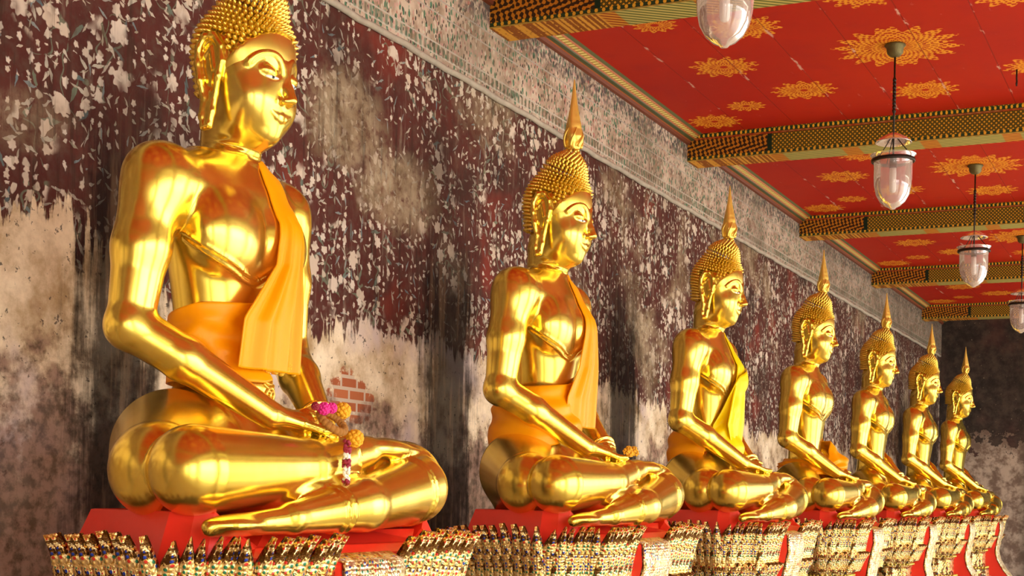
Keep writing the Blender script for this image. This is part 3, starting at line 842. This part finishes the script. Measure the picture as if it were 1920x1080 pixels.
# ------------------------------------------------------------------ wall and frieze
def soot_shade(t, X):
    """soot and painted shade field: one band behind each statue"""
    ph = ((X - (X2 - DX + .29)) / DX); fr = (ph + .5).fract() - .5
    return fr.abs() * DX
def wall_material():
    t = NT('mural_plaster'); o = t.obj(); X, Y, Z = t.sep(o); P = t.comb(X, Y, Z)
    n1 = t.noise(P, 1.3, 5); n2 = t.noise(P, 5, 6, .65); n3 = t.noise(P, 26, 4, .6)
    ns = t.noise(t.vmul(P, (14, 1, 1.2)), 1.6, 5, .65)      # vertical streaks
    base = t.mix(n2, (.060, .018, .015), (.13, .040, .030)); base = t.mix(t.step(n3, .4, .75), base, (.10, .050, .036))
    base = t.mix(t.step(t.noise(P, 1.9, 3), .58, .72) * .5, base, (.28, .045, .028))
    # painted sprays of flowers
    wob = t.vadd(P, t.vmul(t.vadd(t.noisec(P, 24, 3), (-.5, -.5, -.5)), (.022, .0, .030)))
    clump = t.step(t.noise(t.vadd(P, (3.3, 0, 1.7)), 3.0, 3), .46, .54)
    col = base
    stem = t.step((t.noise(t.vadd(P, (31, 0, 3)), 4.5, 2) - .5).abs(), .012, .004) * clump * t.step(n3, .35, .5)
    col = t.mix(stem * .8, col, (.16, .18, .12))
    def cells(scale, off):
        v = t.vmul(t.vadd(wob, off), (1, 0, 1))
        nd = t.n('ShaderNodeTexVoronoi', {'Vector': v, 'Scale': scale, 'Randomness': 1.0})
        dl = S(t, t.n('ShaderNodeVectorMath', {0: v, 1: nd.outputs['Position']}, operation='SUBTRACT').outputs[0])
        dx, _, dz = t.sep(dl); r, g, b = t.sep(S(t, nd.outputs['Color'])); return dx, dz, r, g, b
    def blossoms(scale, R, share, cols, off, mask, petals=5):
        dx, dz, r, g, b = cells(scale, off); th = t.math('ARCTAN2', dz, dx)
        lim = R * (.62 + b * .5) * (.87 + .13 * (th * petals + g * 9).sin())
        f = t.step((dx * dx + dz * dz).sqrt() - lim, .003, -.002) * r.lt(share) * mask
        return f, t.mix(g, cols[0], cols[1])
    def leaves(scale, a, w, share, cols, off, mask):
        dx, dz, r, g, b = cells(scale, off); th = g * 6.28; c = (th + 1.5708).sin(); si = th.sin()
        u = dx * c + dz * si; v = dz * c - dx * si
        f = t.step((u.abs() / a + v.abs() / w), 1.05, .85) * r.lt(share) * mask
        return f, t.mix(b, cols[0], cols[1])
    cream = ((.56, .45, .34), (.66, .57, .47)); grey = ((.42, .38, .30), (.52, .46, .36))
    for f, cc in (leaves(9, .055, .010, .5, ((.10, .14, .15), (.16, .17, .10)), (2, 0, 5), clump), leaves(13, .036, .009, .30, grey, (8, 0, 1), clump),
                  leaves(15, .036, .006, .30, ((.46, .38, .29), (.14, .19, .20)), (4, 0, 9), 1.0), leaves(24, .024, .006, .25, ((.50, .42, .33), (.30, .26, .18)), (6, 0, 3), 1.0),
                  blossoms(18, .017, .32, ((.46, .38, .28), (.60, .50, .40)), (3, 0, 8), clump, 3), blossoms(24, .011, .22, cream, (12, 0, 2), 1.0), blossoms(13, .023, .38, cream, (5, 0, 2), clump, 6), blossoms(6.5, .044, .50, ((.54, .42, .31), (.68, .57, .46)), (0, 0, 0), clump, 7)):
        col = t.mix(f * t.step(n3, .20, .40), col, cc)
    col = t.mix(t.step(t.noise(t.vadd(P, (2.2, 0, 5.1)), 2.2, 4, .6), .52, .70) * .65, col, (.040, .024, .018))
    # faded, rubbed patches
    fade = t.step(t.noise(t.vadd(P, (7.7, 0, 0)), 1.25, 5, .6), .53, .66)
    def spot(cx, cz, rx, rz):
        a_ = (X - cx) / rx; b_ = (Z - cz) / rz
        return t.step((a_ * a_ + b_ * b_).sqrt() + (n2 - .5) * 1.6 + (n1 - .5) * .8, 1.1, .55)
    fade = (fade * t.step(X, 6.0, 6.8)).max(spot(5.32, 1.72, .36, .26)).max(spot(5.75, 1.50, .42, .22)).max(spot(3.45, 1.28, .25, .12) * .5)
    col = t.mix(fade * .75 * t.step(n3, .2, .55), col, t.mix(t.step(n2, .3, .7), (.16, .10, .05), (.52, .41, .26)))
    col = t.mix(t.step(ns, .54, .70) * .55, col, (.035, .022, .015))
    col = t.mix(t.step(ns, .42, .33) * .30 * t.step(n2, .35, .6), col, (.42, .34, .24))
    # exposed lime plaster near the foot of the wall
    edge = .84 + (n1 - .5) * .55 + (ns - .5) * .45 + (n2 - .5) * .20 + t.step(X, 4.3, 3.2) * .15 - t.step(X, 8.0, 10.5) * .18
    pl = t.step(Z - edge, .015, -.015)
    plc = t.mix(t.step(n2, .32, .66), (.42, .28, .14), (.88, .73, .51)); plc = t.mix(t.step(t.noise(P, 3.1, 3), .5, .75), plc, (.62, .50, .46))
    plc = t.mix(t.step(t.noise(P, 34, 3, .7), .62, .68) * .8, plc, (.06, .04, .03))
    # bricks where the plaster has fallen
    br = t.n('ShaderNodeTexBrick', {'Vector': t.comb(X, Z, 0), 'Color1': (.45, .14, .055, 1), 'Color2': (.36, .10, .04, 1), 'Mortar': (.55, .42, .30, 1), 'Scale': 1.0, 'Mortar Size': .008, 'Brick Width': .13, 'Row Height': .052})
    bx = ((X - 5.40) / .17); bz = ((Z - .53) / .11)
    bm = t.step((bx * bx + bz * bz).sqrt() + (n2 - .5) * 2.2 + (n3 - .5) * 1.2, 1.05, .85)
    plc = t.mix(bm, plc, S(t, br.outputs['Color']))
    dirt = t.step(Z + (n2 - .5) * 1.3 + (n1 - .5) * .5, .52, .30)
    plc = t.mix(dirt * .85, plc, t.mix(t.step(n3, .35, .62), (.085, .05, .035), t.mix(n1, (.30, .19, .12), (.34, .20, .17))))
    col = t.mix(pl, col, plc)
    # soot rising behind every statue, with the gap shade painted in
    s = soot_shade(t, X); so = t.step(s - t.step(X, 5.8, 6.3) * .07 + (ns - .5) * .40 + (n2 - .5) * .30, .30, .10) * t.step(Z + (n2 - .5) * .5, 1.75, 1.0)
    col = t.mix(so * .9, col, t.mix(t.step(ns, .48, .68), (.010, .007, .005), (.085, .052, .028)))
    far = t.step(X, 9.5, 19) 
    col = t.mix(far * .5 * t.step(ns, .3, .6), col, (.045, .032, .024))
    h = n3 * .5 + pl * -1.2 + n2 * .5
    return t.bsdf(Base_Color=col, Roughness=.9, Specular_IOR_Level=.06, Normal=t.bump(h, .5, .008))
M_WALL = wall_material()

def frieze_material():
    t = NT('painted_frieze'); o = t.obj(); X, Y, Z = t.sep(o); P = t.comb(X, Y, Z)
    n2 = t.noise(P, 6, 5, .6); n3 = t.noise(P, 30, 4)
    w = t.vadd(P, t.vmul(t.noisec(P, 30, 2), (.02, 0, .02)))
    col = t.mix(t.step(n2, .35, .65), (.30, .21, .14), (.60, .47, .36))
    for sc, th, sh, cs in ((24, .46, .85, ((.07, .17, .10), (.34, .08, .06), (.58, .50, .38))), (40, .45, .7, ((.05, .035, .03), (.12, .30, .22), (.55, .30, .26)))):
        d, c = t.voro(t.vmul(w, (1.7, 0, .9)), sc, .95); r, g, b = t.sep(c)
        col = t.mix(t.step(d, th, th * .8) * r.lt(sh) * .95, col, t.mix(g.gt(.66), t.mix(g.gt(.33), cs[0], cs[1]), cs[2]))
    # ruled lines and upright leaf border
    for z0, wd, c in ((2.232, .006, (.55, .49, .40)), (2.285, .005, (.50, .44, .36)), (2.43, .005, (.42, .36, .30)), (2.50, .005, (.40, .35, .30))):
        col = t.mix(t.step((Z - z0 + (n3 - .5) * .004).abs(), wd, wd * .6), col, c)
    lf = ((X * 2 * PI / .045).sin() * .5 + .5) * t.step((Z - 2.255).abs(), .028, .018)
    col = t.mix(lf * .75, col, t.mix(t.noise(P, 9, 2).gt(.52), (.10, .10, .06), (.08, .17, .11)))
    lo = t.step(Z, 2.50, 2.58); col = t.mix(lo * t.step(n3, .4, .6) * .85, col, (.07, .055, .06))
    col = t.mix(t.step(t.noise(P, 1.4, 4), .5, .7) * .5, col, (.17, .13, .09))
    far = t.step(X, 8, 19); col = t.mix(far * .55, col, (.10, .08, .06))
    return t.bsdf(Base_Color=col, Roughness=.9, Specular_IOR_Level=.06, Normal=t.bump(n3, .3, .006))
M_FRIEZE = frieze_material()
M_MOULD = simple('worn_cream_moulding', (.42, .36, .28), .8, 0, .35, 14, .5)

m = MB(); m.box(-9, END_X + .3, WALL_Y, WALL_Y + .4, FLOOR_Z, 3.0)
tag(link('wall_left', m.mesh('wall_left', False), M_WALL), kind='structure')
m = MB(); m.box(-9, END_X, WALL_Y - .012, WALL_Y + .01, 2.20, 2.64)
tag(link('trim_1', m.mesh('trim_1', False), M_FRIEZE), kind='structure')
m = MB()
pts = [(x, WALL_Y - .014, 2.190 + .003 * math.sin(x * 9) + .003 * math.sin(x * 23)) for x in np.arange(-9, END_X, .1)]
m.tube(pts, .016, 8)
tag(link('trim_2', m.mesh('trim_2'), M_MOULD), kind='structure')

# end wall
def end_material():
    t = NT('end_wall_plaster'); o = t.obj(); X, Y, Z = t.sep(o)
    n1 = t.noise(o, 1.6, 5); n2 = t.noise(o, 7, 6, .65); n3 = t.noise(o, 30, 3)
    col = t.mix(t.step(n2, .35, .7), (.022, .015, .011), (.075, .050, .036)); col = t.mix(t.step(n1, .52, .7) * .4, col, (.12, .04, .03))
    pl = t.step(Z + (n2 - .5) * 1.6 + (n1 - .5) * 1.0, 1.08, .98)
    col = t.mix(pl, col, t.mix(t.step(n2, .38, .62), (.20, .13, .09), (.56, .44, .33)))
    col = t.mix(t.step(n3, .66, .74) * .6, col, (.4, .3, .2))
    ed = t.step(Y, 2.35, 2.15); col = t.mix(ed * .7, col, (.05, .04, .02))
    return t.bsdf(Base_Color=col, Roughness=.9, Normal=t.bump(n2, .4, .01))
m = MB(); m.box(-9.3, -9, -1.2, WALL_Y + .4, FLOOR_Z, 3.0)
tag(link('wall_near_added', m.mesh('wall_near_added', False), M_WALL), kind='structure')  # unseen end wall, added to darken the reflections from behind the camera
m = MB()
for (ya, za), (yb, zb) in (((-.95, 2.62), (-2.6, 1.92)),):
    m.add([(x, y, z) for x in (-9, END_X + .4) for y, z in ((ya, za), (yb, zb), (yb, zb + .08), (ya, za + .12))], [(0, 1, 2, 3), (7, 6, 5, 4), (0, 4, 5, 1), (1, 5, 6, 2), (2, 6, 7, 3), (3, 7, 4, 0)])
tag(link('trim_added_eave', m.mesh('trim_added_eave', False), simple('added_eave_boards', (.20, .09, .05), .7, 0, .1, 2, .1)), kind='structure')  # unseen eave, added to hold back the high sky light
m = MB(); m.box(-9, END_X, -.95, -.55, 2.25, CEIL_Z)
tag(link('trim_added_lintel', m.mesh('trim_added_lintel', False), simple('added_lintel', (.72, .66, .56), .7, 0, .06, 2, .1)), kind='structure')  # unseen lintel, added to narrow the bright opening
m = MB(); m.box(END_X, END_X + .4, -1.2, WALL_Y + .4, FLOOR_Z, 3.0)
tag(link('wall_end', m.mesh('wall_end', False), end_material()), kind='structure')

# ------------------------------------------------------------------ ceiling
def ceiling_material():
    t = NT('painted_red_ceiling'); o = t.obj(); X, Y, Z = t.sep(o); P = t.comb(X, Y, 0)
    n1 = t.noise(P, .9, 3); n2 = t.noise(P, 4, 5); n3 = t.noise(P, 30, 3)
    col = t.mix(n1, (.38, .010, .008), (.55, .026, .006)); col = t.mix(t.step(n2, .5, .75) * .4, col, (.36, .012, .014))
    C0 = BEAM_X - BEAM_D / 2 + .11
    ux = (((X - C0) / BEAM_D + .5).fract() - .5) * BEAM_D; u = ux.abs(); v = (Y - 1.62).abs()
    g = None
    for cx, cy, R in ((0, 0, .37), (0, 1.02, .21), (.66, .70, .21), (.93, .0, .21), (.88, 1.14, .13), (1.18, 1.45, .19), (.0, 2.2, .21)):
        dx = u - cx; dy = v - cy; r = (dx * dx + dy * dy).sqrt(); th = t.math('ARCTAN2', dy, dx)
        k = 36 if R > .3 else 22
        lim = R * (.86 + .14 * (th * (16 if R > .3 else 12)).sin())
        body = t.step(r - lim, .006, -.006)
        rp = r * (2 * PI / .046)
        pat = (th * k + (r * (1 / .052)).fract().gt(2) * 1.57).sin() * (rp).sin() + (rp * .5).sin() * .25
        dots = t.step(pat, -.38, -.12)
        hole = t.step(r, .02, .03)
        q = body * (dots * .95) * hole
        g = q if g is None else g.max(q)
    col = t.mix(g * t.step(n3, .2, .45), col, t.mix(n2, (.72, .24, .015), (.90, .40, .03)))
    # board seams and flaking along them
    sm = ((Y + .12) / .36).fract(); se = t.step((sm - .5).abs(), .012, .004)
    col = t.mix(se * .6, col, (.16, .01, .008))
    fl = t.step((sm - .5 + (t.noise(P, 7, 4) - .5) * .10).abs(), .035, .01) * t.step(t.noise(t.vmul(P, (1, 3, 1)), 3.2, 4, .7), .55, .62)
    col = t.mix(fl * .85, col, (.72, .40, .30))
    col = t.mix(t.step(t.noise(t.vmul(P, (1, 2.5, 1)), 5, 4, .7), .66, .72) * .5, col, (.62, .16, .12))
    return t.bsdf(Base_Color=col, Roughness=.55, Specular_IOR_Level=.12, Normal=t.bump(n2 + se * -.6, .12, .01))
m = MB(); m.box(-9, END_X + .3, -.95, WALL_Y + .3, CEIL_Z, CEIL_Z + .1)
tag(link('ceiling', m.mesh('ceiling', False), ceiling_material()), kind='structure')

def beam_material():
    t = NT('stencilled_beam'); o = t.obj(); X, Y, Z = t.sep(o); P = t.comb(X, Y, Z)
    n3 = t.noise(P, 40, 3); zz = Z                      # local: z 0 (soffit) .. .187
    p = .030
    a = ((Y + zz) * (PI / p)).sin().abs(); b = ((Y - zz) * (PI / p)).sin().abs()
    dots = t.step(a.min(b), .62, .74); lat = t.step(a.min(b), .20, .08)
    grn = (.020, .035, .012)
    side = t.mix(lat * .8, grn, (.30, .16, .012)); side = t.mix(dots, side, (.72, .36, .02))
    # foliage panel next to the wall
    fl = t.step((((Y + zz * .6) * (2 * PI / .05)).sin() * ((zz - Y * .5) * (2 * PI / .045)).sin() + (Y * 190 + n3 * 8).sin() * .4 + (n3 - .5)), -.05, .25)
    pan = t.mix(fl, (.045, .02, .008), (.55, .20, .015)); ends = t.step(Y, WALL_Y - .62, WALL_Y - .60)
    side = t.mix(ends, side, pan)
    side = t.mix(t.step((Y - (WALL_Y - .61)).abs(), .022, .012), side, (.015, .03, .015))
    # edge rows
    def rows(z0, h, per, c0, c1, col):
        m_ = t.step((zz - z0).abs(), h, h * .85); d = t.step((Y * (2 * PI / per)).sin() - ((zz - z0) / h).abs() * .6, -.1, .25)
        return t.mix(m_, col, t.mix(d, c0, c1))
    side = rows(.170, .012, .034, (.02, .05, .02), (.85, .48, .03), side)
    side = t.mix(t.step((zz - .151).abs(), .006, .004), side, (.33, .03, .01))
    side = rows(.018, .010, .040, (.03, .05, .02), (.75, .40, .03), side)
    side = t.mix(t.step((zz - .004), .004, .001), side, (.42, .30, .06))
    # soffit: twisted rope with red panels
    rope = t.step(((Y * .8 + X) * (2 * PI / .045)).sin(), -.2, .2)
    soff = t.mix(rope, (.16, .17, .04), (.55, .42, .12)); soff = t.mix(t.step((Y * (2 * PI / .52)).sin(), .75, .8), soff, t.mix(rope, (.30, .05, .01), (.66, .30, .03)))
    soff = t.mix(ends, soff, t.mix(fl, (.28, .08, .01), (.70, .33, .04)))
    ge = t.n('ShaderNodeNewGeometry'); nz = t.sep(S(t, ge.outputs['Normal']))[2]
    col = t.mix(nz.abs().gt(.7), side, soff)
    return t.bsdf(Base_Color=col, Roughness=.6, Specular_IOR_Level=.12, Normal=t.bump(n3, .15, .004))
M_BEAM = beam_material()
nb_ = -3
for k in range(-4, 5):
    m = MB(); m.box(0, .225, -.70, WALL_Y, 0, CEIL_Z - BEAM_Z)
    m.box(-.012, .237, -.70, WALL_Y, .152, CEIL_Z - BEAM_Z)
    o = link('ceiling_beam', m.mesh('ceiling_beam', False), M_BEAM, None, (BEAM_X + k * BEAM_D, 0, BEAM_Z))
    names = {-4: None, -3: None, -2: None, -1: None, 0: 'cut off by the top edge of the photo, nearest the camera', 1: 'above the second buddha, first in full view', 2: 'between two red bays, second in full view',
             3: 'short far one, third in full view', 4: 'last one before the dark end wall'}[k]
    if names is None: o['label'] = 'green and gold stencilled ceiling beam behind the camera'
    else: o['label'] = 'green and gold stencilled ceiling beam, ' + names
    o['category'] = 'beam'; o['group'] = 'stencilled ceiling beams'
def cornice_material():
    t = NT('painted_cornice'); o = t.obj(); X, Y, Z = t.sep(o); n3 = t.noise(o, 40, 3)
    s = (WALL_Y - Y)
    col = t.mix(s.gt(.035), (.16, .035, .012), (.42, .10, .02))
    col = t.mix(t.step((s - .055).abs(), .014, .010), col, (.06, .07, .02))
    rope = t.step(((X + Y) * (2 * PI / .045)).sin(), -.2, .3)
    col = t.mix(t.step((s - .085).abs(), .014, .011), col, t.mix(rope, (.38, .25, .03), (.80, .62, .22)))
    col = t.mix(t.step(s, .103, .107), col, (.10, .10, .03))
    return t.bsdf(Base_Color=col, Roughness=.55, Normal=t.bump(n3, .2, .004))
m = MB()
pr = [(0, -.072), (-.030, -.066), (-.034, -.048), (-.062, -.040), (-.070, -.028), (-.098, -.018), (-.104, -.010), (-.122, 0.0), (0, 0)]
vs = [(x, WALL_Y - .001 + a, CEIL_Z + b) for x in (-9, END_X) for a, b in pr]; n = len(pr)
m.add(vs, [(i, (i + 1) % n, n + (i + 1) % n, n + i) for i in range(n)])
tag(link('trim_3', m.mesh('trim_3', False), cornice_material()), kind='structure')

# ------------------------------------------------------------------ hanging lamps
M_BRONZE = simple('aged_bronze', (.16, .13, .05), .5, .7, .3, 30, .3)
M_IRON = simple('dark_iron', (.035, .022, .015), .5, .6, .3, 30, .3)
M_TUBE = simple('frosted_tube', (.85, .82, .78), .35, 0, .05)
def glass_mat(name, tint, base, tr):
    t = NT(name); n = t.noise(t.obj(), 9, 4)
    a = t.n('ShaderNodeBsdfTransparent', {'Color': tint + (1,)}); g = t.n('ShaderNodeBsdfGlossy', {'Color': (1, 1, 1, 1), 'Roughness': .06})
    d = t.n('ShaderNodeBsdfDiffuse', {'Color': base + (1,)}); fr = t.n('ShaderNodeFresnel', {'IOR': 1.5})
    m1 = t.n('ShaderNodeMixShader', {0: S(t, fr.outputs[0]) * .9 + .05, 1: a.outputs[0], 2: g.outputs[0]})
    m2 = t.n('ShaderNodeMixShader', {0: tr + n * .12, 1: m1.outputs[0], 2: d.outputs[0]})
    t.t.links.new(m2.outputs[0], t.out.inputs[0]); return t.mat
M_GLASS = glass_mat('dusty_glass', (.97, .93, .90), (.85, .72, .66), .20); M_CAPG = glass_mat('smoke_cap_glass', (.95, .85, .80), (.80, .66, .58), .25)
def make_lamp():
    r = empty('hanging_lamp')
    c = MB(); c.lathe([(.055, 0), (.060, -.008), (.048, -.02), (.044, -.05), (.030, -.065), (.010, -.072)], 24); link('ceiling_rose', c.mesh('ceiling_rose'), M_BRONZE, r)
    rod = MB(); rod.tube([(0, 0, -.06), (0, 0, -.30), (0, 0, -.66)], .0055, 8)
    for k in range(9): rod.lathe([(.008, -.012), (.011, 0), (.008, .012)], 8, (0, 0, -.20 - .022 * k))
    link('rod', rod.mesh('rod'), M_IRON, r)
    cp = MB(); cp.lathe([(.014, -.50), (.040, -.512), (.075, -.530), (.096, -.548), (.102, -.556), (.098, -.556), (.070, -.536), (.014, -.508)], 32, cap=False); link('smoke_cap', cp.mesh('smoke_cap'), M_CAPG, r)
    ch = MB()
    for a in (.5, .5 + 2 * PI / 3, .5 + 4 * PI / 3): ch.tube([(.008 * math.cos(a), .008 * math.sin(a), -.515), (.112 * math.cos(a), .112 * math.sin(a), -.650)], .003, 6)
    link('chain', ch.mesh('chain'), M_IRON, r)
    rg = MB(); rg.lathe([(.116, -.652), (.121, -.648), (.122, -.664), (.116, -.668), (.112, -.660), (.116, -.652)], 40, cap=False); link('rim_ring', rg.mesh('rim_ring'), M_IRON, r)
    gl = MB(); gl.lathe([(.128, -.625), (.122, -.630), (.108, -.650), (.106, -.70), (.106, -.75), (.103, -.80), (.092, -.85), (.070, -.89), (.042, -.915), (.020, -.925), (.014, -.932), (.003, -.934)], 40, cap=False); link('glass_bowl', gl.mesh('glass_bowl'), M_GLASS, r)
    tb = MB(); tb.lathe([(.020, -.64), (.022, -.70)], 16); link('lamp_socket', tb.mesh('lamp_socket'), M_IRON, r)
    bb = MB(); bb.lathe([(.018, -.70), (.019, -.72), (.019, -.82), (.014, -.835), (.004, -.84)], 16); link('bulb', bb.mesh('bulb'), M_TUBE, r)
    return r
lamp0 = make_lamp()
LL = ['glass bell lamp cut off by the top edge, nearest the camera', 'glass bell lamp hanging from the big gold medallion, whole one with white tube', 'smaller-looking glass bell lamp in the second red bay', 'glass bell lamp cut off by the right edge, farthest']
for i in range(4):
    o = lamp0 if i == 0 else copy_tree(lamp0)
    o.location = (5.13 + i * 3.18, 1.62, CEIL_Z); tag(o, LL[i], 'lamp', 'glass bell lamps')
hk = MB(); hk.tube([(0, 0, 0), (0, 0, -.05), (.012, 0, -.07), (0, 0, -.095), (-.01, 0, -.08)], .005, 8)
tag(link('ceiling_hook', hk.mesh('ceiling_hook'), M_IRON, None, (9.06, 1.05, CEIL_Z)), 'small dark iron hook in a gold medallion at the right edge', 'hook')

# ------------------------------------------------------------------ ledge, floor, open arcade and courtyard
M_LEDGE = simple('pale_plaster_ledge', (.55, .46, .34), .8, 0, .2, 6, .3)
m = MB(); m.box(-8.98, END_X - .01, WALL_Y - 1.75, WALL_Y - .01, FLOOR_Z, -.862)
tag(link('plinth_bench', m.mesh('plinth_bench', False), M_LEDGE), 'long pale plaster ledge that carries all the pedestals', 'ledge')
t = NT('gallery_tiles'); o_ = t.obj(); X, Y, Z = t.sep(o_)
ck = ((X / .6).fract().lt(.015)).max((Y / .6).fract().lt(.015)); n_ = t.noise(o_, 3)
M_TILE = t.bsdf(Base_Color=t.mix(ck, t.mix(n_, (.36, .27, .16), (.46, .36, .22)), (.2, .12, .07)), Roughness=.35)
m = MB(); m.box(-9, END_X + .3, -.95, WALL_Y + .3, FLOOR_Z - .2, FLOOR_Z)
tag(link('floor', m.mesh('floor', False), M_TILE), kind='structure')
M_PAVE = simple('courtyard_paving', (.66, .64, .56), .8, 0, .12, 1.2, .2)
m = MB(); m.box(-40, 60, -60, -.95, FLOOR_Z - .6, FLOOR_Z - .35)
tag(link('courtyard_ground', m.mesh('courtyard_ground', False), M_PAVE), kind='structure')
M_COLUMN = simple('whitewashed_column', (.80, .76, .68), .7, 0, .06, 2, .1)
for k in range(-4, 5):
    m = MB(); m.box(-.26, .26, -.26, .26, 0, CEIL_Z - FLOOR_Z); m.box(-.31, .31, -.31, .31, 0, .25); m.box(-.31, .31, -.31, .31, CEIL_Z - FLOOR_Z - .2, CEIL_Z - FLOOR_Z)
    o = link('arcade_column', m.mesh('arcade_column', False), M_COLUMN, None, (BEAM_X + k * BEAM_D + .11, -.66, FLOOR_Z))
    o['kind'] = 'structure'
print('done')
